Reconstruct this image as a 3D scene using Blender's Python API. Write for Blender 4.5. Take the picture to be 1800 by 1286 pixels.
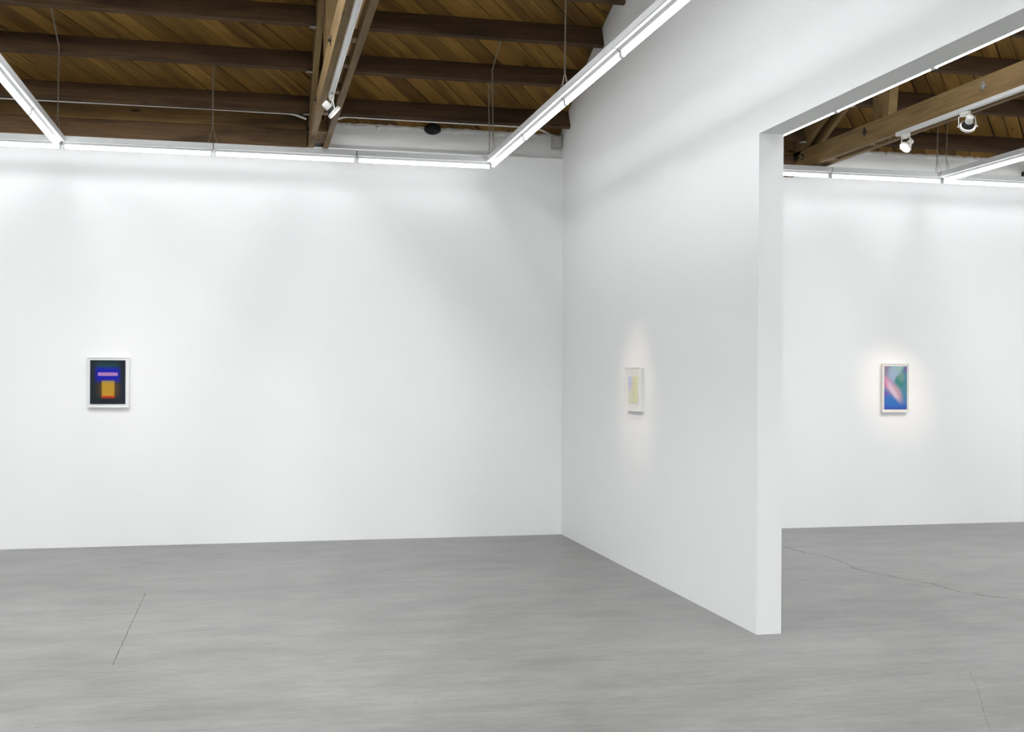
import bpy, bmesh, math, random
from mathutils import Vector, Matrix
random.seed(7)
for o in list(bpy.data.objects): bpy.data.objects.remove(o, do_unlink=True)
S = bpy.context.scene
C = S.collection
PI = math.pi

# ------------------------------------------------------------------ camera
CAM_H, YAW, ROLL, F_PX, HORIZON = 1.583, 0.22591, 0.00519, 2002.6, 660.17
cd = bpy.data.cameras.new('camera'); cam = bpy.data.objects.new('camera', cd); C.objects.link(cam)
cd.sensor_fit = 'HORIZONTAL'; cd.sensor_width = 36.0; cd.lens = 36.0 * F_PX / 1800.0
cd.shift_y = (HORIZON - 643.0) / 1800.0
cd.clip_start = 0.05; cd.clip_end = 100
cam.matrix_world = (Matrix.Translation((0, 0, CAM_H)) @ Matrix.Rotation(-YAW, 4, 'Z')
                    @ Matrix.Rotation(PI / 2, 4, 'X') @ Matrix.Rotation(ROLL, 4, 'Z'))
S.camera = cam
# ------------------------------------------------------------------ world, exposure
SKY = 16.0
w = bpy.data.worlds.new('world'); S.world = w; w.use_nodes = True
w.node_tree.nodes['Background'].inputs[0].default_value = (0.975, 0.985, 1, 1)   # even overcast sky, let in by the added roof lights and windows
w.node_tree.nodes['Background'].inputs[1].default_value = SKY
S.view_settings.view_transform = 'Standard'; S.view_settings.look = 'None'
S.view_settings.exposure = 0.06; S.view_settings.gamma = 1.0
S.view_settings.use_curve_mapping = False
TUBE_STRENGTH = 12.5
TUBE_COLOR = (0.97, 0.99, 1.0)
SPOT_COLOR = (1.0, 0.80, 0.60)

# ------------------------------------------------------------------ layout (metres; camera stands at x=0, y=0)
D = 11.0            # face of the back wall drywall
XD, TD = 3.041, 0.163   # dividing wall, left face and thickness
YJ, ZL = 6.484, 3.08    # far jamb of the opening, its head height
ZLEDGE = 3.753
YP = 11.12          # face of the old wall above the drywall
ZS, YS, LF = 3.564, 10.6, 1.28   # tube height, distance of the far strip, strip light length
ZS2 = 3.632         # the same in the other room
X_LEFT, X_RIGHT, Y_REAR = -6.0, 11.0, -3.5
T1, T2 = 0.62, 5.65     # roof truss centre lines
def deck(Y):
    s = YP - Y
    if s <= 2: return 4.02 + .58 * s - .075 * s * s
    u = min(s, 16.2) - 2
    return 4.88 + .28 * u - .0233 * u * u
def slope(Y):
    return (deck(Y - .01) - deck(Y + .01)) / .02

# ------------------------------------------------------------------ helpers
def tag(o, label=None, cat=None, group=None, kind=None):
    if label: o['label'] = label
    if cat: o['category'] = cat
    if group: o['group'] = group
    if kind: o['kind'] = kind
    return o
def thing(name, label, cat, loc=(0, 0, 0), rz=0, group=None):
    o = bpy.data.objects.new(name, None); C.objects.link(o)
    o.empty_display_size = .1
    o.location = loc; o.rotation_euler = (0, 0, rz)
    return tag(o, label, cat, group)
class MB:
    """collects faces with a uv (u along the piece, v across)"""
    def __init__(s): s.v = []; s.f = []; s.uv = []; s.sm = []
    def add(s, vs, fs, uvs=None, smooth=False):
        b = len(s.v); s.v += [tuple(p) for p in vs]
        for i, f in enumerate(fs):
            s.f.append([b + k for k in f]); s.sm.append(smooth)
            s.uv.append([uvs[k] for k in f] if uvs else [(0, 0)] * len(f))
        return s
    def prism(s, prof, axis, a, b, smooth=False):
        """closed profile of 2D points swept from a to b along axis 0/1/2"""
        n = len(prof); vs = []
        for t in (a, b):
            for p in prof:
                q = [p[0], p[1]]; q.insert(axis, t); vs.append(q)
        per = [0]
        for i in range(n): per.append(per[-1] + math.dist(prof[i], prof[(i + 1) % n]))
        for i in range(n):
            j = (i + 1) % n
            s.add([vs[i], vs[j], vs[n + j], vs[n + i]], [(0, 1, 2, 3)],
                  [(a, per[i]), (a, per[i + 1]), (b, per[i + 1]), (b, per[i])], smooth)
        s.add(vs[:n], [tuple(range(n))], [(p[0], p[1]) for p in prof])
        s.add(vs[n:], [tuple(reversed(range(n)))], [(p[0], p[1]) for p in prof])
        return s
    def box(s, lo, hi, axis=0):
        o = [k for k in range(3) if k != axis]
        pr = [(lo[o[0]], lo[o[1]]), (hi[o[0]], lo[o[1]]), (hi[o[0]], hi[o[1]]), (lo[o[0]], hi[o[1]])]
        return s.prism(pr, axis, lo[axis], hi[axis])
    def tube(s, pts, r, n=8, closed=False, smooth=True):
        pts = [Vector(p) for p in pts]; rings = []
        m = len(pts); up = None
        for i, p in enumerate(pts):
            a = pts[i - 1] if (i or closed) else p
            c = pts[(i + 1) % m] if (i < m - 1 or closed) else p
            d = (c - a).normalized()
            if up is None: up = Vector((0, 0, 1)) if abs(d.z) < .9 else Vector((1, 0, 0))
            x = d.cross(up)
            if x.length < 1e-4: x = d.cross(Vector((1, .3, 0)))
            x.normalize(); y = x.cross(d).normalized(); up = y
            rr = r[i] if isinstance(r, (list, tuple)) else r
            rings.append([p + x * (rr * math.cos(2 * PI * k / n)) + y * (rr * math.sin(2 * PI * k / n)) for k in range(n)])
        vs = [q for g in rings for q in g]; fs = []
        for i in range(m if closed else m - 1):
            j = (i + 1) % m
            for k in range(n):
                l = (k + 1) % n
                fs.append((i * n + k, j * n + k, j * n + l, i * n + l))
        s.add(vs, fs, None, smooth)
        if not closed:
            s.add(rings[0], [tuple(range(n))]); s.add(rings[-1], [tuple(reversed(range(n)))])
        return s
    def lathe(s, prof, n=24, mat=None, cap=True):
        """prof: list of (radius, z) around the local z axis"""
        vs = []
        for r, z in prof:
            for k in range(n):
                vs.append(Vector((r * math.cos(2 * PI * k / n), r * math.sin(2 * PI * k / n), z)))
        if mat: vs = [mat @ q for q in vs]
        fs = []
        for i in range(len(prof) - 1):
            for k in range(n):
                l = (k + 1) % n
                fs.append((i * n + k, i * n + l, (i + 1) * n + l, (i + 1) * n + k))
        s.add(vs, fs, None, True)
        if cap:
            if prof[0][0] > 1e-5: s.add(vs[:n], [tuple(reversed(range(n)))])
            if prof[-1][0] > 1e-5: s.add(vs[-n:], [tuple(range(n))])
        return s
    def mesh(s, name):
        me = bpy.data.meshes.new(name); me.from_pydata(s.v, [], s.f)
        uv = me.uv_layers.new(name='UVMap')
        flat = [c for f in s.uv for t in f for c in t]
        uv.data.foreach_set('uv', flat)
        me.polygons.foreach_set('use_smooth', s.sm)
        bm = bmesh.new(); bm.from_mesh(me)
        bmesh.ops.remove_doubles(bm, verts=bm.verts, dist=1e-5)
        bmesh.ops.recalc_face_normals(bm, faces=bm.faces); bm.to_mesh(me); bm.free()
        return me
    def build(s, name, mat, parent=None, bevel=0, sharp=True):
        me = s.mesh(name)
        return link(name, me, mat, parent, bevel)
def link(name, me, mat, parent=None, bevel=0):
    o = bpy.data.objects.new(name, me); C.objects.link(o)
    if mat and not me.materials: me.materials.append(mat)
    if parent: o.parent = parent
    if bevel:
        b = o.modifiers.new('bevel', 'BEVEL'); b.width = bevel; b.segments = 2; b.limit_method = 'ANGLE'
    if any(p.use_smooth for p in me.polygons):
        try: me.set_sharp_from_angle(angle=math.radians(40))
        except Exception: pass
    return o
def copy_tree(o, parent=None):
    c = o.copy(); C.objects.link(c); c.parent = parent
    for ch in list(o.children): copy_tree(ch, c)
    return c
def structure(name, mb, mat, label, cat='wall', bevel=0):
    return tag(mb.build(name, mat, None, bevel), label, cat, kind='structure')

# ------------------------------------------------------------------ materials
def lin(c):
    return tuple(((x / 255) / 12.92 if x / 255 <= .04045 else ((x / 255 + .055) / 1.055) ** 2.4) for x in c)
class NT:
    def __init__(s, name):
        s.m = bpy.data.materials.new(name); s.m.use_nodes = True; s.t = s.m.node_tree
        s.b = s.t.nodes['Principled BSDF']
    def n(s, typ, **kw):
        nd = s.t.nodes.new(typ)
        for k, v in kw.items(): setattr(nd, k, v)
        return nd
    def set(s, sock, v):
        if hasattr(v, 'is_linked') or isinstance(v, bpy.types.NodeSocket): s.t.links.new(v, sock)
        elif isinstance(v, (tuple, list)) and len(v) == 3 and sock.type == 'RGBA': sock.default_value = (*v, 1)
        else: sock.default_value = v
    def math(s, op, a, b=0., c=0.):
        nd = s.n('ShaderNodeMath', operation=op)
        s.set(nd.inputs[0], a); s.set(nd.inputs[1], b); s.set(nd.inputs[2], c); return nd.outputs[0]
    def mix(s, fac, a, b, mode='MIX'):
        nd = s.n('ShaderNodeMix', data_type='RGBA', blend_type=mode)
        s.set(nd.inputs[0], fac); s.set(nd.inputs[6], a); s.set(nd.inputs[7], b); return nd.outputs[2]
    def ramp(s, v, a, b, lo=0., hi=1., smooth=True):
        nd = s.n('ShaderNodeMapRange', interpolation_type='SMOOTHSTEP' if smooth else 'LINEAR')
        s.set(nd.inputs[0], v); s.set(nd.inputs[1], a); s.set(nd.inputs[2], b); s.set(nd.inputs[3], lo); s.set(nd.inputs[4], hi)
        return nd.outputs[0]
    def noise(s, vec, scale, detail=4, rough=.55, dist=0.):
        nd = s.n('ShaderNodeTexNoise'); s.set(nd.inputs['Vector'], vec); nd.inputs['Scale'].default_value = scale
        nd.inputs['Detail'].default_value = detail; nd.inputs['Roughness'].default_value = rough
        nd.inputs['Distortion'].default_value = dist; return nd.outputs[0]
    def mapping(s, vec, scale=(1, 1, 1), rot=(0, 0, 0), loc=(0, 0, 0)):
        nd = s.n('ShaderNodeMapping'); s.set(nd.inputs[0], vec)
        nd.inputs[1].default_value = loc; nd.inputs[2].default_value = rot; nd.inputs[3].default_value = scale
        return nd.outputs[0]
    def bump(s, h, strength=.2, dist=.01):
        nd = s.n('ShaderNodeBump'); nd.inputs['Strength'].default_value = strength; nd.inputs['Distance'].default_value = dist
        s.set(nd.inputs['Height'], h); s.t.links.new(nd.outputs[0], s.b.inputs['Normal'])
    def out(s, col=None, rough=.5, metal=0., spec=.5):
        if col is not None: s.set(s.b.inputs['Base Color'], col)
        s.set(s.b.inputs['Roughness'], rough); s.set(s.b.inputs['Metallic'], metal)
        s.b.inputs['Specular IOR Level'].default_value = spec
        return s.m
def simple(name, col, rough=.5, metal=0., spec=.5, var=.06, scale=30):
    t = NT(name); tc = t.n('ShaderNodeTexCoord')
    f = t.noise(tc.outputs['Object'], scale, 3)
    c = t.mix(t.ramp(f, .3, .7), tuple(x * (1 - var) for x in col), tuple(min(1, x * (1 + var)) for x in col))
    return t.out(c, rough, metal, spec)
def wall_paint(name, col, bump=.05):
    t = NT(name); tc = t.n('ShaderNodeTexCoord'); ob = tc.outputs['Object']
    f = t.noise(ob, .7, 4)
    c = t.mix(t.ramp(f, .35, .65), tuple(x * .985 for x in col), col)
    t.bump(t.noise(ob, 220, 2), bump, .002)
    return t.out(c, .6, 0, .3)
def wood(name, dark, mid, light, rough=.75, var=.5, knots=True):
    t = NT(name); tc = t.n('ShaderNodeTexCoord'); oi = t.n('ShaderNodeObjectInfo')
    uv = tc.outputs['UV']
    off = t.n('ShaderNodeCombineXYZ')
    t.set(off.inputs[0], t.math('MULTIPLY', oi.outputs['Random'], 37.))
    t.set(off.inputs[1], t.math('MULTIPLY', oi.outputs['Random'], 11.))
    va = t.n('ShaderNodeVectorMath', operation='ADD'); t.set(va.inputs[0], uv); t.set(va.inputs[1], off.outputs[0])
    P = va.outputs[0]
    grain = t.noise(t.mapping(P, (2.2, 42, 1)), 1., 6, .6, .6)
    big = t.noise(t.mapping(P, (.9, 5, 1)), 1., 3, .5, .4)
    c = t.mix(t.ramp(grain, .30, .72), mid, light)
    c = t.mix(t.ramp(big, .42, .72, 0, .75), c, dark)
    tone = t.ramp(oi.outputs['Random'], 0, 1, 1 - var, 1 + var * .35, False)
    sc = t.n('ShaderNodeVectorMath', operation='SCALE'); t.set(sc.inputs[0], c); t.set(sc.inputs['Scale'], tone)
    c = sc.outputs[0]
    if knots:
        vo = t.n('ShaderNodeTexVoronoi'); t.set(vo.inputs['Vector'], t.mapping(P, (1.5, 5.5, 1))); vo.inputs['Scale'].default_value = 1.
        c = t.mix(t.ramp(vo.outputs['Distance'], .05, .11, .8, 0.), c, tuple(x * .35 for x in dark))
    t.bump(grain, .35, .004)
    return t.out(c, rough, 0, .25)

M = {}
M['paint'] = wall_paint('white_wall_paint', (.86, .865, .865))
M['paint_divider'] = M['paint']
M['old_paint'] = wall_paint('rough_white_plaster', (.80, .795, .78), .35)
M['plank'] = wood('roof_board_wood', (.085, .042, .010), (.215, .112, .024), (.300, .165, .038), var=.32)
M['joist'] = wood('dark_joist_wood', (.035, .020, .010), (.070, .040, .020), (.105, .062, .030), var=.25)
M['truss'] = wood('fir_truss_wood', (.085, .050, .020), (.175, .110, .043), (.240, .158, .068), var=.2)
M['beam'] = wood('weathered_beam_wood', (.030, .018, .010), (.100, .055, .026), (.165, .095, .042), var=.2)
M['enamel'] = simple('grey_white_enamel_steel', (.55, .56, .56), .4, 0, .4, .02)
M['track'] = simple('satin_white_aluminium', (.78, .78, .77), .3, .2, .5, .02)
M['lampwhite'] = simple('white_lamp_paint', (.78, .77, .74), .4, 0, .5, .02)
M['galv'] = simple('galvanised_steel', (.50, .49, .46), .42, .8, .5, .15, 60)
M['chain'] = simple('zinc_chain_steel', (.26, .23, .19), .4, .75, .5, .15, 80)
M['conduit'] = simple('conduit_steel', (.70, .70, .68), .35, .5, .5, .06, 40)
M['black'] = simple('black_rubber', (.012, .012, .013), .6, 0, .4, .2, 50)
M['socket'] = simple('white_plastic', (.75, .76, .76), .4, 0, .5, .02)
M['iron'] = simple('dark_iron', (.05, .045, .04), .5, .6, .5, .2, 60)
M['rear'] = M['paint']

def emission(name, col, strength):
    m = bpy.data.materials.new(name); m.use_nodes = True; t = m.node_tree
    t.nodes.clear(); e = t.nodes.new('ShaderNodeEmission'); o = t.nodes.new('ShaderNodeOutputMaterial')
    e.inputs[0].default_value = (*col, 1); e.inputs[1].default_value = strength
    t.links.new(e.outputs[0], o.inputs[0]); return m
M['tube'] = emission('fluorescent_tube_glass', TUBE_COLOR, TUBE_STRENGTH)
M['lens_on'] = emission('lit_reflector_lens', (1, .86, .68), 14)

# sealed concrete: blotches, trowel streaks along x, dark scuffs
t = NT('polished_concrete'); tc = t.n('ShaderNodeTexCoord'); ob = tc.outputs['Object']
blotch = t.noise(ob, .5, 4, .5)
mott = t.noise(t.mapping(ob, (1.1, 2.2, 1)), 1.6, 5, .55)
streak = t.noise(t.mapping(ob, (2.0, 14, 1), (0, 0, .05)), 1., 6, .6)
fine = t.noise(t.mapping(ob, (8, 34, 1), (0, 0, -.05)), 1., 6, .75)
v_ = t.math('ADD', t.math('MULTIPLY', t.math('SUBTRACT', blotch, .5), .48), t.math('MULTIPLY', t.math('SUBTRACT', mott, .5), .60))
v_ = t.math('ADD', v_, t.math('MULTIPLY', t.math('SUBTRACT', streak, .5), .34))
v_ = t.math('ADD', v_, t.math('MULTIPLY', t.math('SUBTRACT', fine, .5), .62))
base = t.mix(t.ramp(v_, -.22, .22, 0, 1, False), lin((99, 99, 95)), lin((137, 137, 133)))
sc1 = t.noise(t.mapping(ob, (1.6, 13, 1), (0, 0, .16)), 1., 5, .62)
base = t.mix(t.ramp(sc1, .60, .74, 0, .42), base, lin((84, 83, 80)))
dots = t.n('ShaderNodeTexVoronoi'); t.set(dots.inputs['Vector'], ob); dots.inputs['Scale'].default_value = 1.7
base = t.mix(t.ramp(dots.outputs['Distance'], .010, .018, .7, 0), base, lin((55, 54, 52)))
M['floor'] = t.out(base, .33, 0, .5)
M['crack'] = simple('floor_crack', lin((96, 93, 88)), .9, 0, .1, .2)

# ------------------------------------------------------------------ floor
fl = structure('floor', MB().box((X_LEFT - .2, Y_REAR - .2, -.15), (X_RIGHT + .2, YP + .2, 0)), M['floor'],
               'grey polished concrete floor with streaks and hairline cracks', 'floor')
def crack(pts, wdt, jit):
    mb = MB(); P = []
    for i in range(len(pts) - 1):
        a, b = Vector((*pts[i], 0)), Vector((*pts[i + 1], 0)); n = max(2, int((b - a).length / .05))
        for k in range(n): P.append(a.lerp(b, k / n) + Vector((random.uniform(-jit, jit), random.uniform(-jit, jit), 0)))
    P.append(Vector((*pts[-1], 0)))
    vs = []; fs = []
    for i, p in enumerate(P):
        d = (P[min(i + 1, len(P) - 1)] - P[max(i - 1, 0)]).normalized(); nrm = Vector((-d.y, d.x, 0))
        ww = wdt * random.uniform(.35, 1.2)
        vs += [p + nrm * ww + Vector((0, 0, .0006)), p - nrm * ww + Vector((0, 0, .0006))]
        if i: fs.append((2 * i - 2, 2 * i - 1, 2 * i + 1, 2 * i))
    mb.add(vs, fs); return mb.build('crack', M['crack'], fl)
c1 = [(4.866, 9.821), (4.883, 9.536), (4.92, 9.327), (4.981, 9.152), (4.958, 8.845), (4.895, 8.565), (4.932, 8.363), (5.002, 8.084),
      (5.124, 7.809), (5.142, 7.476), (5.24, 7.279), (5.375, 7.144), (5.5, 6.9)]
crack(c1, .006, .012)
crack([(-.73, 8.591), (-.727, 7.9), (-.724, 7.187), (-.721, 6.526)], .0022, .002)
crack([(3.95, 5.53), (3.78, 5.42), (3.66, 5.19), (3.46, 4.86), (3.24, 4.49)], .0009, .004)

# ------------------------------------------------------------------ walls
mb = MB()   # drywall in front of the old wall; its top steps down where the timber lies (x < .5)
mb.prism([(X_LEFT, 0), (XD + .05, 0), (XD + .05, ZLEDGE), (.5, ZLEDGE), (.5, 3.68), (X_LEFT, 3.68)], 1, D, YP)
structure('wall_back', mb, M['paint'], 'white back wall of the left room behind the dark artwork')
mb = MB(); a_ = XD + TD - .05; b_ = T2 - .1
mb.prism([(a_, 0), (X_RIGHT, 0), (X_RIGHT, 3.73), (b_, 3.73), (b_, 3.68), (a_, 3.68)], 1, D, YP)
structure('wall_back', mb, M['paint'], 'white back wall of the right room seen through the opening')
par = structure('wall_parapet', MB().box((X_LEFT, YP, 0), (X_RIGHT, YP + .15, 4.018)), M['old_paint'],
                'rough old white wall above the drywall, under the roof boards')
mb = MB()   # plaster smeared up to the roof boards
for a, b in ((.75, XD), (XD + TD, 5.5), (5.8, 10)):
    x = a; vs = []; fs = []
    while x < b:
        h = deck(YP) - .012 - random.random() ** 2 * .02; y = YP - random.uniform(.004, .022)
        vs += [(x, YP + .01, h - .05), (x, y, h), (x, y + .012, h + .03)]; x += random.uniform(.02, .06)
        n = len(vs) // 3
        if n > 1: fs += [(3 * n - 6, 3 * n - 5, 3 * n - 2, 3 * n - 3), (3 * n - 5, 3 * n - 4, 3 * n - 1, 3 * n - 2)]
    mb.add(vs, fs)
mb.build('plaster_edge', M['old_paint'], par)
# timbers lying on the drywall, left of the truss
def beam(z0, z1, y0, mat, label, x0=X_LEFT, x1=.515):
    b = MB(); b.box((x0, y0, z0), (x1, YP, z1), 0); o = b.build('wall_beam', mat, None, .006)
    return tag(o, label, 'beam')
M['beam_light'] = wood('amber_beam_wood', (.040, .022, .010), (.150, .085, .030), (.220, .130, .045), var=.1)
beam(3.905, 4.075, 10.99, M['beam_light'], 'amber knotty timber lying under the white conduit on the back wall')
beam(3.682, 3.900, 10.965, M['beam'], 'dark weathered timber just above the long fluorescent strip')

beam(3.905, 4.075, 10.99, M['beam_light'], 'short amber timber between the opening jamb and the right room truss', XD + TD + .002, T2 - .105)
beam(3.682, 3.900, 10.965, M['beam'], 'short dark timber above the strip light beside the opening jamb', XD + TD + .002, T2 - .105)
# dividing wall with the tall opening
Y_NEAR = 1.4
prof = [(Y_REAR, 0), (Y_NEAR, 0), (Y_NEAR, ZL), (YJ, ZL), (YJ, 0), (YP, 0)]
ys = [YP - i * (YP - Y_REAR) / 60 for i in range(61)]
prof += [(y, deck(y) - .002) for y in ys]
structure('wall_divider', MB().prism(prof, 0, XD, XD + TD), M['paint'], 'white partition wall with a tall square opening into the next room')
mb = MB().box((X_LEFT - .15, Y_REAR, 0), (X_LEFT, YP, 6)); structure('wall_left', mb, M['paint'], 'white side wall of the left room, outside the view')
mb = MB().box((X_RIGHT, Y_REAR, 0), (X_RIGHT + .15, YP, 6)); structure('wall_right', mb, M['paint'], 'white side wall of the right room, outside the view')
# wall behind the viewer; its four windows are added to brighten the back wall
SILL, HEAD = .8, 3.05
ADDED_WINS = [(-2.2, -.75), (.75, 2.2), (4.6, 6.05), (7.6, 9.05)]
mb = MB().box((X_LEFT, Y_REAR - .15, 0), (X_RIGHT, Y_REAR, SILL)).box((X_LEFT, Y_REAR - .15, HEAD), (X_RIGHT, Y_REAR, 6))
px = X_LEFT
for a, b in ADDED_WINS + [(X_RIGHT, X_RIGHT)]:
    mb.box((px, Y_REAR - .15, SILL), (a, Y_REAR, HEAD)); px = b
structure('wall_rear', mb, M['paint'], 'white wall with added windows behind the viewer')
structure('added_ground', MB().box((-30, -40, -.2), (35, Y_REAR - .25, -.02)), simple('added_ground_grey', (.2, .2, .2), .9), 'grey ground slab added outside to block sky light from below', 'added_ground')  # ground added to keep sky light off the ceiling from below

# ------------------------------------------------------------------ roof: deck boards, joists
M['deckback'] = wood('roof_sheathing_wood', (.008, .005, .003), (.014, .008, .004), (.020, .012, .006), knots=False)
# roof lights added to even out the light on the walls, out of view (x0, x1, y0, y1)
ADDED_SKY_L = [(-4.2, -3.2, 3.6, 8.3), (-1.95, -.35, 3.6, 8.3), (.85, 1.5, 4.2, 7.6), (4.3, 5.0, 4.2, 7.6), (6.5, 7.6, 3.6, 8.3), (9.0, 10.0, 3.6, 8.3)]
xs_ = sorted([X_LEFT - .1, X_RIGHT + .1] + [v for p in ADDED_SKY_L for v in p[:2]])
ys_ = sorted([YP + .15 - i * (YP + .15 - Y_REAR) / 70 for i in range(71)] + sorted({v for p in ADDED_SKY_L for v in p[2:]}))
mb = MB()
for th in (.03, .07):
    nx = len(xs_); vs = [(x, y, deck(y) + th) for y in ys_ for x in xs_]; uv = [(x, y) for y in ys_ for x in xs_]; fs = []
    for j in range(len(ys_) - 1):
        for i in range(nx - 1):
            hole = any(abs(xs_[i] - p[0]) < 1e-6 and p[2] - 1e-6 <= ys_[j] and ys_[j + 1] <= p[3] + 1e-6 for p in ADDED_SKY_L)
            if not hole: fs.append((j * nx + i, j * nx + i + 1, (j + 1) * nx + i + 1, (j + 1) * nx + i))
    mb.add(vs, fs, uv)
ce = structure('ceiling', mb, M['deckback'], 'dark brown timber roof of diagonal boards on joists', 'ceiling')
gm = bpy.data.materials.new('added_window_glass'); gm.use_nodes = True; gt = gm.node_tree; gt.nodes.clear()
g0 = gt.nodes.new('ShaderNodeBsdfTransparent'); g1 = gt.nodes.new('ShaderNodeBsdfGlossy'); g2 = gt.nodes.new('ShaderNodeMixShader'); g3 = gt.nodes.new('ShaderNodeOutputMaterial')
g1.inputs['Roughness'].default_value = .02; g2.inputs[0].default_value = .06
gt.links.new(g0.outputs[0], g2.inputs[1]); gt.links.new(g1.outputs[0], g2.inputs[2]); gt.links.new(g2.outputs[0], g3.inputs[0])
for i, (a, b, y0, y1) in enumerate(ADDED_SKY_L):
    wo = bpy.data.objects.new('added_window_%d' % (i + 1), None); C.objects.link(wo)
    tag(wo, 'long glazed roof light added to light the walls, outside the view', 'roof light', 'added roof lights outside the view', 'structure')
    zf0, zf1 = deck(y1) - .02, 5.80
    f = MB(); f.box((a - .04, y0 - .04, zf0), (a, y1 + .04, zf1)).box((b, y0 - .04, zf0), (b + .04, y1 + .04, zf1))
    f.box((a, y0 - .04, zf0), (b, y0, zf1)).box((a, y1, zf0), (b, y1 + .04, zf1)); f.build('added_window_frame', M['paint'], wo)
    for k in range(1, 4):
        yy = y0 + (y1 - y0) * k / 4; MB().box((a, yy - .015, 5.765), (b, yy + .015, 5.80)).build('glazing_bar', M['enamel'], wo)
    for k in range(4):
        q0 = y0 + (y1 - y0) * k / 4 + .015; q1 = y0 + (y1 - y0) * (k + 1) / 4 - .015
        MB().box((a, q0, 5.778), (b, q1, 5.786)).build('pane', gm, wo)
    al = bpy.data.lights.new('daylight_portal', 'AREA'); al.shape = 'RECTANGLE'; al.size = b - a; al.size_y = y1 - y0; al.cycles.is_portal = True
    ao = bpy.data.objects.new('daylight_portal', al); C.objects.link(ao); ao.parent = wo
    ao.location = ((a + b) / 2, (y0 + y1) / 2, 5.76)
for i, (a, b) in enumerate(ADDED_WINS):  # windows added for more light on the back wall and jamb
    wo = bpy.data.objects.new('added_window_%d' % (len(ADDED_SKY_L) + i + 1), None); C.objects.link(wo)
    tag(wo, 'glazed opening added to light the back wall, behind the viewer', 'added_window', 'added windows behind the viewer', 'structure')
    f = MB(); q0, q1 = Y_REAR - .11, Y_REAR - .05
    f.box((a, q0, SILL), (a + .04, q1, HEAD)).box((b - .04, q0, SILL), (b, q1, HEAD)).box((a + .04, q0, SILL), (b - .04, q1, SILL + .04)).box((a + .04, q0, HEAD - .04), (b - .04, q1, HEAD))
    f.build('added_window_frame', M['enamel'], wo)
    MB().box((a + .04, Y_REAR - .085, SILL + .04), (b - .04, Y_REAR - .077, HEAD - .04)).build('pane', gm, wo)
    al = bpy.data.lights.new('daylight_portal', 'AREA'); al.shape = 'RECTANGLE'; al.size = b - a; al.size_y = HEAD - SILL; al.cycles.is_portal = True
    ao = bpy.data.objects.new('daylight_portal', al); C.objects.link(ao); ao.parent = wo
    ao.location = ((a + b) / 2, Y_REAR - .12, (SILL + HEAD) / 2); ao.rotation_euler = (PI / 2, 0, 0)
# one diagonal board (runs towards +x as it goes towards the back wall); copies are shifted in x only
PITCH = .186; ANG = 1.0     # board spacing along x; dx/dy of the seams
def board_mesh(gap):
    mb = MB(); Y0, Y1, n = 8.4, YP + .02, 14; vs = []; uv = []
    for i in range(n + 1):
        y = Y0 + (Y1 - Y0) * i / n; xo = (y - Y1) * ANG
        for dx, dz in ((0, 0), (PITCH - gap, 0), (PITCH - gap, .026), (0, .026)):
            vs.append((xo + dx, y, deck(y) + dz)); uv.append(((y - Y0) * 1.5, dx * .7 + dz))
    fs = [(0, 1, 2, 3), tuple(4 * n + k for k in (3, 2, 1, 0))]
    for i in range(n):
        for k in range(4):
            l = (k + 1) % 4; fs.append((4 * i + k, 4 * i + l, 4 * i + 4 + l, 4 * i + 4 + k))
    mb.add(vs, fs, uv); return mb.mesh('roof_board')
bms = [board_mesh(g) for g in (.008, .012, .018)]
for m in bms: m.materials.append(M['plank'])
x = -6.0; k = 0
while x < 13.0:
    o = link('roof_board', random.choice(bms), None, ce)
    o.location = (x, 0, random.uniform(-.003, .004)); x += PITCH; k += 1
# joists, square to the roof slope
JB, JH = .045, .19
jy = [10.765, 10.24, 9.69, 9.10, 8.50]
jdz = [[.035, .02, .0, .0], [.01, .012, .0, .0], [.03, .02, .0, .0]] + [[0] * 4] * 8
bays = [(X_LEFT, T1 - .097), (T1 + .097, XD - .001), (XD + TD + .001, T2 - .097), (T2 + .097, X_RIGHT)]
for i, y in enumerate(jy):
    m = slope(y); L = math.hypot(1, m); tx, tz = -1 / L, m / L; nx, nz = m / L, 1 / L   # along slope (to camera), up normal
    for q, (a, b) in enumerate(bays):
        ty = y + nx * JH; top = deck(ty)
        P0 = (ty, top)
        def pt(s, n): return (P0[0] + tx * s + nx * n, P0[1] + tz * s + nz * n)
        pr = [pt(0, -JH), pt(JB, -JH), pt(JB, 0), pt(0, 0)]
        mb = MB().prism(pr, 0, a, b)
        o = mb.build('joist', M['joist'], ce, .003)

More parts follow.
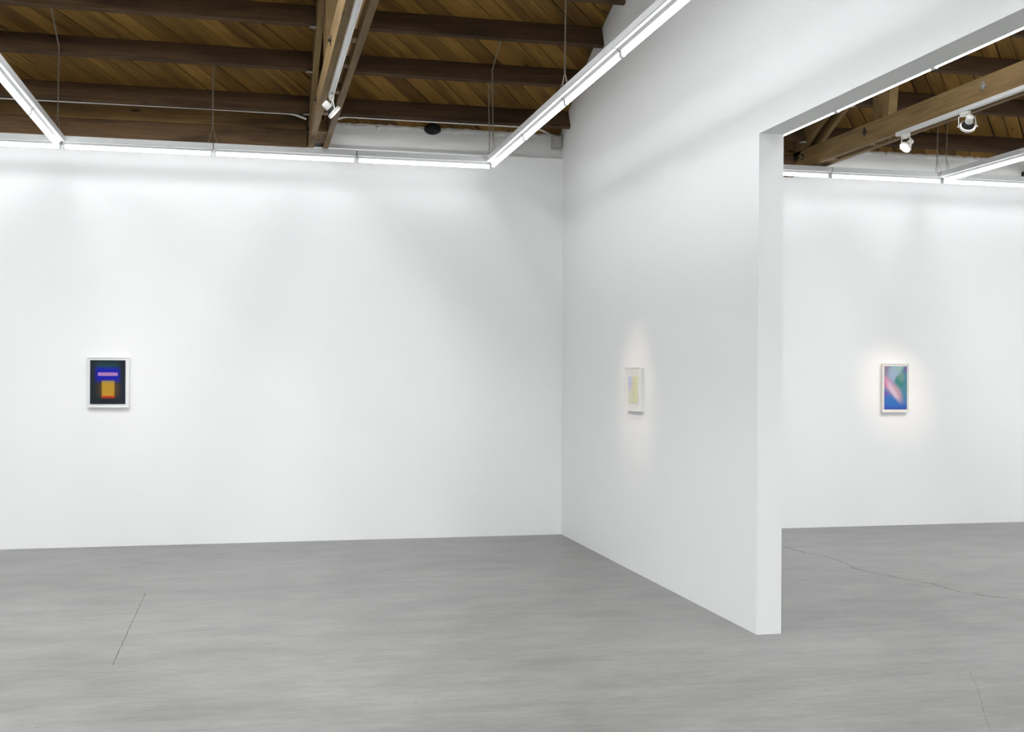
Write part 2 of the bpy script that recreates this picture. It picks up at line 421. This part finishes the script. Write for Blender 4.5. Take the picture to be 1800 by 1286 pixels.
# ------------------------------------------------------------------ roof trusses
def truss(xc, label):
    t = thing('roof_truss', label, 'roof truss', (xc, 0, 0))
    zb, zt = 3.742, 3.935
    for s in (-1, 1):
        x0, x1 = (-.095, -.045) if s < 0 else (.045, .095)
        MB().box((x0, Y_REAR + .3, zb), (x1, YP - .01, zt), 1).build('bottom_chord', M['truss'], t, .004)
        mb = MB(); n = 26; vs = []; uv = []
        for i in range(n + 1):
            y = YP - .01 - i * (YP - Y_REAR - .31) / n
            lo = max(deck(y) - .25, zb); hi = deck(y) - .006
            for xx, z in ((x0, lo), (x1, lo), (x1, hi), (x0, hi)): vs.append((xx, y, z)); uv.append((y, xx + z - lo))
        fs = [(0, 1, 2, 3), tuple(4 * n + k for k in (3, 2, 1, 0))]
        for i in range(n):
            for k in range(4):
                l = (k + 1) % 4; fs.append((4 * i + k, 4 * i + l, 4 * i + 4 + l, 4 * i + 4 + k))
        mb.add(vs, fs, uv); mb.build('top_chord', M['truss'], t)
    # packing blocks between the two bottom planks
    for y in (10.55, 9.6, 8.85, 8.08, 7.45, 6.2, 4.9, 3.6):
        h = .12 if y > 10 else .075
        ln = .5 if y > 10 else .10
        MB().box((-.0445, y - ln / 2, zb + .012), (.0445, y + ln / 2, zb + h), 0 if ln < .2 else 1).build('packing_block', M['truss'], t, .003)
    # web members between the chords
    webs = [(9.47, 9.52), (9.35, 9.22), (6.2, 5.6), (4.6, 5.2)]
    for a, b in webs:
        za, zb2 = zb + .02, deck(b) - .05
        d = Vector((0, b - a, zb2 - za)).normalized(); n = Vector((0, -d.z, d.y)) * .048
        pa, pb = Vector((0, a, za)), Vector((0, b, zb2))
        pr = [pa - n, pb - n, pb + n, pa + n]
        mb = MB(); vs = [(x, p.y, p.z) for x in (-.0440, .0440) for p in pr]; uv = [(p.z, p.y) for _ in (0, 1) for p in pr]
        mb.add(vs, [(0, 1, 2, 3), (7, 6, 5, 4), (0, 4, 5, 1), (1, 5, 6, 2), (2, 6, 7, 3), (3, 7, 4, 0)], uv)
        mb.build('web_member', M['truss'], t, .003)
    # bolts with square washers on the plank facing left
    for y, z in ((10.815, 3.86), (10.93, 3.87), (9.59, 3.865), (7.83, 3.858), (6.0, 3.86)):
        rot = Matrix.Translation((-.0955, y, z)) @ Matrix.Rotation(-PI / 2, 4, 'Y')
        mb = MB(); pr = [(y + .04 * math.cos(a), z + .04 * math.sin(a)) for a in [k * PI / 2 for k in range(4)]]
        mb.prism(pr, 0, -.100, -.0952); w_ = mb.build('washer', M['galv'] if y == 7.83 and xc == T2 else M['iron'], t)
        MB().lathe([(.012, 0), (.012, .018), (.008, .02)], 6, rot).build('bolt', M['galv'] if y in (7.83, 10.815) and xc == T2 else M['iron'], w_)
    # joist hangers
    for y in jy[:4]:
        m = slope(y); L = math.hypot(1, m); ty = y + m / L * JH
        for x0, x1 in ((-.150, -.0965), (.0965, .150)):
            yb, zbm = y, deck(ty) - JH / L - .004
            mb = MB(); mb.box((x0, yb - .052, zbm - .004), (x1, yb + .008, zbm))
            mb.box((x0, yb + .004, zbm - .002), (x1, yb + .008, zbm + .08))
            mb.build('joist_hanger', M['galv'], t)
    return t
truss(T1, 'double plank roof truss carrying the silver track in the left room')
truss(T2, 'brown plank roof truss with bolts seen through the opening')

# ------------------------------------------------------------------ fluorescent strip lights
def proto_fixture():
    r = thing('fluorescent_strip_light', 'x', 'strip light')
    L = LF - .008; h = L / 2
    z0 = .037
    pr = [(-.056, z0), (-.060, z0 + .005), (-.060, z0 + .050), (.060, z0 + .050), (.060, z0 + .005), (.056, z0)]
    MB().prism(pr, 0, -h, h).build('housing', M['enamel'], r)
    pr = [(-.034, z0), (-.020, z0 - .018), (.020, z0 - .018), (.034, z0)]
    MB().prism(pr, 0, -h + .002, h - .002).build('ballast_cover', M['enamel'], r)
    mb = MB().tube([(-h + .022, 0, 0), (h - .022, 0, 0)], .0135, 14); mb.build('tube', M['tube'], r)
    for s in (-1, 1):
        mb = MB(); pr = [(-.016, z0 - .016), (-.014, -.012), (-.006, -.018), (.006, -.018), (.014, -.012), (.016, z0 - .016)]
        mb.prism(pr, 0, s * (h - .020), s * (h - .008)); mb.build('lampholder', M['socket'], r)
    return r
proto = proto_fixture(); first = [True]
def fixture(x, y, z, along_y, label, group):
    o = proto if first[0] else copy_tree(proto); first[0] = False
    o.location = (x, y, z); o.rotation_euler = (0, 0, PI / 2 if along_y else 0)
    tag(o, label, 'strip light', group); return o
GL, GR = 'fluorescent strips of the left room', 'fluorescent strips of the right room'
HID = 'left room strip light continuing its row outside the view'
HIDR = 'right room strip light continuing its row outside the view'
XS = 2.227; XLs = -1.647
lab = ['strip light along the back wall ending at the partition corner chains', 'strip light along the back wall, in front of the roof truss foot',
       'strip light along the back wall above the dark artwork', 'strip light along the back wall at the photo\'s left edge']
for k in range(6): fixture(XS - LF / 2 - LF * k, YS, ZS, False, lab[k] if k < 4 else HID, GL)
lab = ['farthest strip light of the row along the partition wall', 'second farthest strip light of the row along the partition wall',
       'third farthest strip light of the row along the partition wall', 'nearest visible strip light of the row along the partition wall']
for k in range(10): fixture(XS, YS - .065 - LF / 2 - LF * k, ZS, True, lab[k] if k < 4 else HID, GL)
lab = ['far strip light of the row at upper left meeting the back wall row', 'near strip light of the row at upper left, cut by the left edge']
for k in range(10): fixture(XLs, YS - .065 - LF / 2 - LF * k, ZS, True, lab[k] if k < 2 else HID, GL)
X0R = 4.467
lab = ['right room strip light at the back wall, half hidden by the opening jamb', 'right room strip light at the back wall below the lit spotlight',
       'right room strip light at the back wall at the right edge of the photo']
for k in range(5): fixture(X0R + LF / 2 + LF * k, YS, ZS2, False, lab[k] if k < 3 else HIDR, GR)
lab = [None, None, None]
for k in range(10):
    l = {2: 'strip light behind the opening head, farther of the two', 3: 'strip light behind the opening head, nearer of the two', 4: 'strip light behind the opening head, cut by the right edge'}.get(k, HIDR)
    fixture(4.383, YS - .065 - LF / 2 - LF * k, ZS2, True, l, GR)
lab = ['right room strip light running towards the viewer from the hanging chains', 'right room strip light at the right edge, next in the row towards the viewer']
for k in range(10): fixture(7.027, YS - .065 - LF / 2 - LF * k, ZS2, True, lab[k] if k < 2 else HIDR, GR)

# ------------------------------------------------------------------ chains
LINK = []
def link_pts(n=10, a=.0115, r=.0062):
    P = []
    for k in range(n):
        t = 2 * PI * k / n; P.append((r * math.cos(t), 0, a * math.sin(t) * 1.05))
    return P
def chain(path, feet, label):
    """path: points from the bottom ring up to the fixing; feet: ends of the wire hanger on the light's housing"""
    p0 = Vector(path[0])
    t = thing('hanging_chain', label, 'chain', p0, 0, 'chains holding up the strip lights')
    mb = MB(); pitch = .0165; k = 0
    pts = [Vector(p) - p0 for p in path]
    for i in range(len(pts) - 1):
        a, b = pts[i], pts[i + 1]; d = (b - a); n = max(1, int(d.length / pitch)); q = d.to_track_quat('Z', 'Y')
        for j in range(n):
            c = a + d * ((j + .5) / n); R = q.to_matrix() @ Matrix.Rotation(PI / 2 * (k % 2) + .4, 3, 'Z'); k += 1
            mb.tube([c + R @ Vector(v) for v in link_pts()], .0021, 5, True)
    mb.build('chain_links', M['chain'], t)
    mb = MB()
    for f in feet: mb.tube([(0, 0, 0), Vector(f) - p0], .0022, 5)
    mb.build('hanger_wire', M['chain'], t)
    return t
zt, zt2 = ZS + .087, ZS2 + .087
def jbot(i): return deck(jy[i]) - .19
chain([(-1.66, 10.66, 3.866), (-1.575, 10.155, 4.318), (-1.564, 9.70, 4.50)],
      [(-1.70, 10.645, zt), (-1.63, 10.645, zt)], 'kinked chain behind the upper left strip light corner')
chain([(-.339, 10.6, 3.808), (-.326, 10.24, 4.272)], [(-.38, 10.6, zt), (-.298, 10.6, zt)], 'short chain over the joint of the back wall strip, left of the truss')
chain([(2.205, 10.6, 3.826), (2.115, 10.235, 4.272)], [(2.195, 10.62, zt), (2.210, 10.59, zt)], 'straight chain at the partition corner, left one of the pair')
chain([(2.240, 10.6, 3.83), (2.131, 10.14, 4.356), (2.112, 9.70, 4.50)], [(2.225, 10.58, zt), (2.27, 10.58, zt)], 'bent chain at the partition corner, slanting up to a higher joist')
chain([(2.233, 8.04, 3.80), (2.24, 8.04, deck(8.04))], [(2.20, 8.0, zt), (2.265, 8.0, zt), (2.20, 8.08, zt), (2.265, 8.08, zt)], 'long straight chain beside the partition wall')
chain([(6.99, 10.62, 3.86), (7.0, 10.62, 4.262)], [(6.95, 10.59, zt2), (6.975, 10.59, zt2), (7.03, 10.59, zt2)], 'right room chain in front of the roof boards, left one of two')
chain([(7.083, 10.6, 3.88), (7.10, 10.60, 4.27)], [(7.045, 10.52, zt2), (7.07, 10.50, zt2)], 'right room chain in front of the roof boards, right one of two')

# ------------------------------------------------------------------ conduit and boxes on the back wall
def conduit(pts, label, clips):
    t = thing('conduit', label, 'pipe', pts[0]); o = Vector(pts[0])
    P = []
    for i, p in enumerate(pts):                      # round the bends
        p = Vector(p)
        if 0 < i < len(pts) - 1:
            a, b = Vector(pts[i - 1]), Vector(pts[i + 1]); ra = min(.05, (a - p).length * .4); rb = min(.05, (b - p).length * .4)
            q0 = p + (a - p).normalized() * ra; q1 = p + (b - p).normalized() * rb
            for s in (0, .33, .67, 1): P.append(q0.lerp(p, s).lerp(p.lerp(q1, s), s) - o)
        else: P.append(p - o)
    MB().tube(P, .0105, 8).build('pipe', M['conduit'], t)
    for c in clips:
        mb = MB(); mb.lathe([(.013, -.012), (.013, .012)], 8, Matrix.Translation(Vector(c) - o) @ Matrix.Rotation(PI / 2, 4, 'Y'))
        mb.box(Vector(c) - o + Vector((-.012, -.006, .008)), Vector(c) - o + Vector((.012, .0, .036)))
        mb.build('pipe_strap', M['galv'], t)
    return t
cy = 10.785
conduit([(X_LEFT, cy, 3.985), (-.5, cy, 4.012), (.37, cy, 4.008), (.50, cy, 3.965)], 'white conduit pipe above the knotty timber, left of the truss', [(-.6, cy, 4.012), (.17, cy, 4.009)])
conduit([(.75, cy, 3.965), (.85, cy, 4.008), (2.70, cy, 4.006), (2.85, cy + .12, 3.985), (2.962, 11.06, 3.985)], 'white conduit pipe under the joists, right of the truss', [(1.30, cy, 4.008), (1.95, cy, 4.007), (2.45, cy, 4.006)])
t = thing('junction_box', 'grey steel junction box in the corner under the roof', 'junction box', (2.985, 11.06, 3.87))
MB().box((-.042, -.055, 0), (.042, .058, .115)).build('box_body', M['galv'], t, .004)
MB().box((-.040, -.058, .004), (.040, -.0555, .111)).build('box_cover', M['galv'], t, .001)
MB().lathe([(.016, .115), (.016, .13)], 10, Matrix.Translation((-.02, 0, 0))).build('pipe_collar', M['conduit'], t)
t = thing('pipe_boot', 'black rubber pipe boot wedged between roof boards and old wall', 'pipe boot', (1.735, 11.085, 4.0))
MB().lathe([(.03, -.055), (.078, -.045), (.085, -.01), (.08, .02), (.05, .045), (.045, .06)], 18, Matrix.Rotation(PI / 2, 4, 'X') @ Matrix.Scale(.62, 4, (0, 1, 0))).build('boot_body', M['black'], t)
MB().lathe([(.050, .055), (.052, .066), (.036, .07)], 18, Matrix.Rotation(PI / 2, 4, 'X') @ Matrix.Scale(.62, 4, (0, 1, 0))).build('boot_rim', M['black'], t)
t = thing('black_speaker', 'small black box on the old wall at the right edge of the photo', 'box', (8.47, 11.06, 3.775))
MB().box((-.10, -.05, 0), (.10, .058, .11)).build('case', M['black'], t, .008)
MB().box((-.085, -.054, .012), (.085, -.0505, .098)).build('front_grille', M['iron'], t, .002)

# ------------------------------------------------------------------ lighting tracks and spotlights
def track(x, y0, y1, z, label):
    t = thing('lighting_track', label, 'track', (x, y0, z))
    L = y1 - y0
    pr = [(-.018, 0), (-.018, .033), (.018, .033), (.018, 0), (.011, 0), (.011, .008), (-.011, .008), (-.011, 0)]
    MB().prism(pr, 1, 0, L).build('rail', M['track'], t)
    MB().box((-.019, L, -.001), (.019, L + .012, .033)).build('end_cap', M['lampwhite'], t, .002)
    return t
track(T1 - .026, 0.5, 8.84, 3.709, 'silver lighting track under the roof truss of the left room')
track(T2 - .100, 2.0, 9.02, 3.709, 'white lighting track under the roof truss beyond the opening')
def spotlight(pos, z_track, x_track, target, label, energy, angle, blend, r=.05, scale=1., lit=True, hgroup='track spotlights', tc=None):
    """pos: centre of the lamp head"""
    t = thing('track_spotlight', label, 'spotlight', (x_track, pos[1], z_track), 0, hgroup)
    o = Vector((x_track, pos[1], z_track)); c = Vector(pos) - o; tg = Vector(target) - o
    d = (tg - c).normalized(); side = d.cross(Vector((0, 0, 1))).normalized()
    q = d.to_track_quat('Z', 'Y').to_matrix().to_4x4()
    A = Matrix.Translation(c) @ q @ Matrix.Scale(scale, 4)
    MB().box((-.017, -.05, -.032), (.017, .05, -.001)).build('track_adapter', M['lampwhite'], t, .004)
    hd = MB().lathe([(.0, -.088), (.026, -.088), (.029, -.084), (.029, -.028), (.026, -.024)], 24, A).build('lamp_can', M['lampwhite'], t)
    mb = MB()
    mb.lathe([(.020, -.026), (.030, -.022), (.050, .012)], 28, A)
    hs = mb.build('heat_sink', M['black'], t)
    for k in range(28):   # cooling fins
        a = 2 * PI * k / 28; R = A @ Matrix.Rotation(a, 4, 'Z')
        if k == 0: fm = MB()
        v = [R @ Vector(p) for p in ((.024, -.0012, -.028), (.024, .0012, -.028), (.056, .0012, .010), (.056, -.0012, .010), (.046, -.0012, .012), (.046, .0012, .012))]
        fm.add(v, [(0, 1, 2, 3), (0, 3, 4), (1, 5, 2), (3, 2, 5, 4)])
    tag(fm.build('cooling_fins', M['iron'], hs), kind='stuff')
    MB().lathe([(.0565, .008), (.061, .010), (.061, .030), (.056, .032), (.055, .024), (.0545, .012)], 32, A, cap=False).build('trim_ring', M['lampwhite'], t)
    ring = [c_ for c_ in t.children if c_.name.startswith('trim_ring')][0]
    MB().lathe([(.0, .026), (.0545, .022), (.0540, .018), (.0, .018)], 32, A).build('lens', M['lens_on'], ring)
    # yoke
    p = c + d * .02 * scale; e = side * .067 * scale; top = Vector((c.x * .5, 0, -.040))
    ea = p + e; eb = p - e
    ta = top + side * .062 * scale; tb = top - side * .062 * scale
    mb = MB(); mb.tube([ea, ea.lerp(ta, .85), ta.lerp(ea, .05) * .98 + top * .02, ta.lerp(top, .12), tb.lerp(top, .12), tb.lerp(eb, .05) * .98 + top * .02, eb.lerp(tb, .85), eb], .0042, 8)
    mb.tube([top + Vector((0, 0, .010)), top - Vector((0, 0, .004))], .010, 10)
    yk = mb.build('yoke', M['lampwhite'], t)
    for s, v in ((1, ea), (-1, eb)):
        MB().tube([v - side * s * .008, v + side * s * .010], .0075, 8).build('yoke_knob', M['lampwhite'], yk)
    if energy:
        l = bpy.data.lights.new('spot_beam', 'SPOT'); l.energy = energy; l.color = SPOT_COLOR
        l.spot_size = math.radians(angle); l.spot_blend = blend; l.shadow_soft_size = .045
        lo = bpy.data.objects.new('spot_beam', l); C.objects.link(lo); lo.parent = t
        lo.location = c + d * .045 * scale; lo.rotation_euler = (-d).to_track_quat('Z', 'Y').to_euler()
    return t
zt_ = 3.709
ART1, ART2, ART3 = (-1.264, 10.95, 1.503), (2.99, 8.752, 1.478), (6.727, 10.95, 1.474)
spotlight((.600, 8.76, 3.595), zt_, T1 - .026, ART2, 'white spotlight at the end of the silver track on the left truss', 80, 20, .9, scale=.95)
spotlight((.600, 5.3, 3.595), zt_, T1 - .026, ART1, 'white spotlight farther up the silver track, above the view', 60, 16, 1.)
spotlight((5.560, 8.90, 3.600), zt_, T2 - .100, (3.3, 8.5, 1.4), 'white spotlight with its glowing lens turned to the viewer', 25, 25, .9, scale=.85)
spotlight((5.575, 8.05, 3.605), zt_, T2 - .100, ART3, 'white spotlight seen from behind with black cooling fins', 170, 16, 1., scale=1.)

# ------------------------------------------------------------------ artworks
def art_nodes(name, base, layers, dim=.72):
    """layers: (cx, cz, half_w, half_h, soft, colour, strength[, rot, round]) in metres from the centre of the print"""
    t = NT(name); tc = t.n('ShaderNodeTexCoord'); sp = t.n('ShaderNodeSeparateXYZ'); t.set(sp.inputs[0], tc.outputs['Object'])
    X0, Z0 = sp.outputs[0], sp.outputs[2]
    col = base
    if isinstance(base, list):       # vertical gradient, top to bottom
        col = base[0][1]
        for (za, ca), (zb, cb) in zip(base, base[1:]): col = t.mix(t.ramp(Z0, zb, za, 1, 0), col, cb)
    for ly in layers:
        cx, cz, hw, hh, soft, c, st = ly[:7]; rot = ly[7] if len(ly) > 7 else 0; rnd = ly[8] if len(ly) > 8 else 0
        x = t.math('SUBTRACT', X0, cx); z = t.math('SUBTRACT', Z0, cz)
        if rot:
            ca, sa = math.cos(rot), math.sin(rot)
            xr = t.math('ADD', t.math('MULTIPLY', x, ca), t.math('MULTIPLY', z, sa))
            z = t.math('SUBTRACT', t.math('MULTIPLY', z, ca), t.math('MULTIPLY', x, sa)); x = xr
        if rnd:
            dd = t.math('SQRT', t.math('ADD', t.math('POWER', t.math('DIVIDE', t.math('ABSOLUTE', x), hw), 2.), t.math('POWER', t.math('DIVIDE', t.math('ABSOLUTE', z), hh), 2.)))
            k = t.ramp(dd, 1 - soft, 1 + soft, st, 0)
        else:
            a = t.ramp(t.math('ABSOLUTE', x), hw - soft, hw + soft, 1, 0); b = t.ramp(t.math('ABSOLUTE', z), hh - soft, hh + soft, st, 0)
            k = t.math('MULTIPLY', a, b)
        col = t.mix(k, col, lin(c))
    if dim != 1: col = t.mix(1., col, (dim,) * 3, 'MULTIPLY')
    return t.out(col, .5, 0, .2)
def acrylic(name, col):
    t = NT(name); t.b.inputs['Subsurface Weight'].default_value = .0
    tc = t.n('ShaderNodeTexCoord'); f = t.noise(tc.outputs['Object'], 6, 2)
    return t.out(t.mix(t.ramp(f, .3, .7), tuple(x * .98 for x in col), col), .18, 0, .5)
M['acrylic'] = acrylic('frosted_white_acrylic', (.74, .755, .75))
M['acrylic_edge'] = acrylic('clear_acrylic_edge', (.80, .81, .81))
M['acrylic_warm'] = acrylic('cream_white_acrylic', (.78, .765, .73))
def artwork(loc, rz, wd, ht, dep, pw, ph, poff, mat, mount, label, edge=.004):
    t = thing('framed_artwork', label, 'artwork', loc, rz)         # origin on the wall, front towards local -y
    MB().box((-wd / 2 + .004, -.02, -ht / 2 + .004), (wd / 2 - .004, -.001, ht / 2 - .004)).build('hanging_cleat', M['acrylic_edge'], t)
    MB().box((-wd / 2, -dep, -ht / 2), (wd / 2, -.0202, ht / 2)).build('acrylic_mount', mount, t, .003)
    mb = MB()                                                       # thin raised rim of the box frame
    for lo, hi in (((-wd / 2, ht / 2 - edge), (wd / 2, ht / 2)), ((-wd / 2, -ht / 2), (wd / 2, -ht / 2 + edge)),
                   ((-wd / 2, -ht / 2 + edge), (-wd / 2 + edge, ht / 2 - edge)), ((wd / 2 - edge, -ht / 2 + edge), (wd / 2, ht / 2 - edge))):
        mb.box((lo[0], -dep - .008, lo[1]), (hi[0], -dep - .0002, hi[1]))
    mb.build('frame_rim', M['acrylic_edge'], t)
    pr = MB().box((-pw / 2, -.006, -ph / 2), (pw / 2, 0, ph / 2)).build('print_panel', mat, t)
    pr.location = (poff[0], -dep - .0005, poff[1])
    return t
u = .312 / 510    # metres per unit of the measured crop, left artwork
def R1(x0, x1, y0, y1, soft, c, st=1.): return (((x0 + x1) / 2 - 568) * u, (653 - (y0 + y1) / 2) * u, (x1 - x0) / 2 * u, (y1 - y0) / 2 * u, soft * u, c, st)
a1 = art_nodes('print_dark_colour_field', lin((30, 36, 46)), [
    R1(300, 480, 560, 990, 90, (22, 42, 48), .7), R1(680, 840, 600, 900, 80, (24, 44, 58), .6),
    R1(400, 725, 360, 470, 60, (22, 76, 80), .8), R1(400, 730, 440, 645, 42, (0, 16, 182), 1.),
    R1(440, 710, 660, 860, 70, (112, 78, 26), .75), R1(484, 662, 640, 878, 14, (203, 158, 44), 1.),
    R1(490, 655, 630, 665, 14, (170, 160, 110), .55), R1(492, 655, 835, 858, 8, (232, 160, 30), .8),
    R1(488, 664, 858, 892, 14, (192, 46, 20), 1.), R1(428, 708, 510, 559, 3, (196, 145, 208), 1.), R1(470, 660, 520, 550, 25, (190, 128, 178), .6)])
artwork((-1.264, D, 1.503), 0, .366, .455, .035, .306, .40, (-.002, .003), a1, M['acrylic'], 'dark navy artwork with a blue glow, lilac bar and yellow block', .003)
v = .272 / 317
def R3(cx, cy, hw, hh, soft, c, st=1., rot=0, rnd=1): return ((cx - 563) * v, (650 - cy) * v, hw * v, hh * v, soft, c, st, rot, rnd)
a3 = art_nodes('print_iridescent_blue', [(.26, lin((150, 180, 190))), (.14, lin((150, 172, 205))), (.0, lin((112, 158, 190))), (-.12, lin((84, 140, 200))), (-.25, lin((62, 86, 200)))], [
    R3(430, 360, 40, 130, .6, (170, 130, 160), .7), R3(700, 560, 95, 230, .6, (86, 150, 170), .9), R3(600, 400, 60, 130, .7, (168, 208, 196), .9, -.7),
    R3(530, 480, 60, 90, .7, (178, 196, 228), .8), R3(610, 575, 62, 75, .25, (78, 152, 148), .95), R3(640, 520, 40, 50, .6, (150, 175, 160), .6),
    R3(705, 420, 45, 40, .5, (120, 116, 172), .9, .7), R3(470, 620, 48, 130, .7, (236, 172, 205), .95, .65), R3(425, 590, 35, 60, .7, (235, 130, 180), .7),
    R3(575, 715, 48, 105, .8, (226, 176, 190), .95, .5), R3(520, 690, 26, 130, .8, (236, 220, 238), .85, .6), R3(420, 735, 50, 40, .8, (150, 84, 205), .8),
    R3(500, 830, 130, 60, .7, (52, 124, 210), .8, -.5), R3(560, 960, 300, 46, .6, (70, 62, 170), .8), R3(563, 965, 300, 22, .5, (60, 40, 110), .8)])
artwork((6.727, D, 1.474), 0, .310, .520, .040, .266, .460, (.003, .003), a3, M['acrylic_warm'], 'tall iridescent blue and pink artwork in the right room', .003)
a2 = art_nodes('print_pale_pastel', lin((214, 212, 200)), [
    (-.075, .06, .06, .06, .8, (190, 194, 226), .9, 0, 1), (.06, 0, .05, .14, .6, (212, 212, 164), .9, 0, 1), (.02, .02, .025, .09, .8, (214, 200, 172), .8, 0, 1),
    (.02, -.09, .09, .04, .8, (214, 220, 182), .8, 0, 1), (.095, 0, .008, .2, .004, (226, 232, 180), .9)], 1.)
artwork((XD, 8.752, 1.478), -PI / 2, .378, .352, .026, .210, .212, (.008, .0), a2, M['acrylic_warm'], 'pale frosted artwork with a pastel centre on the partition wall', .004)
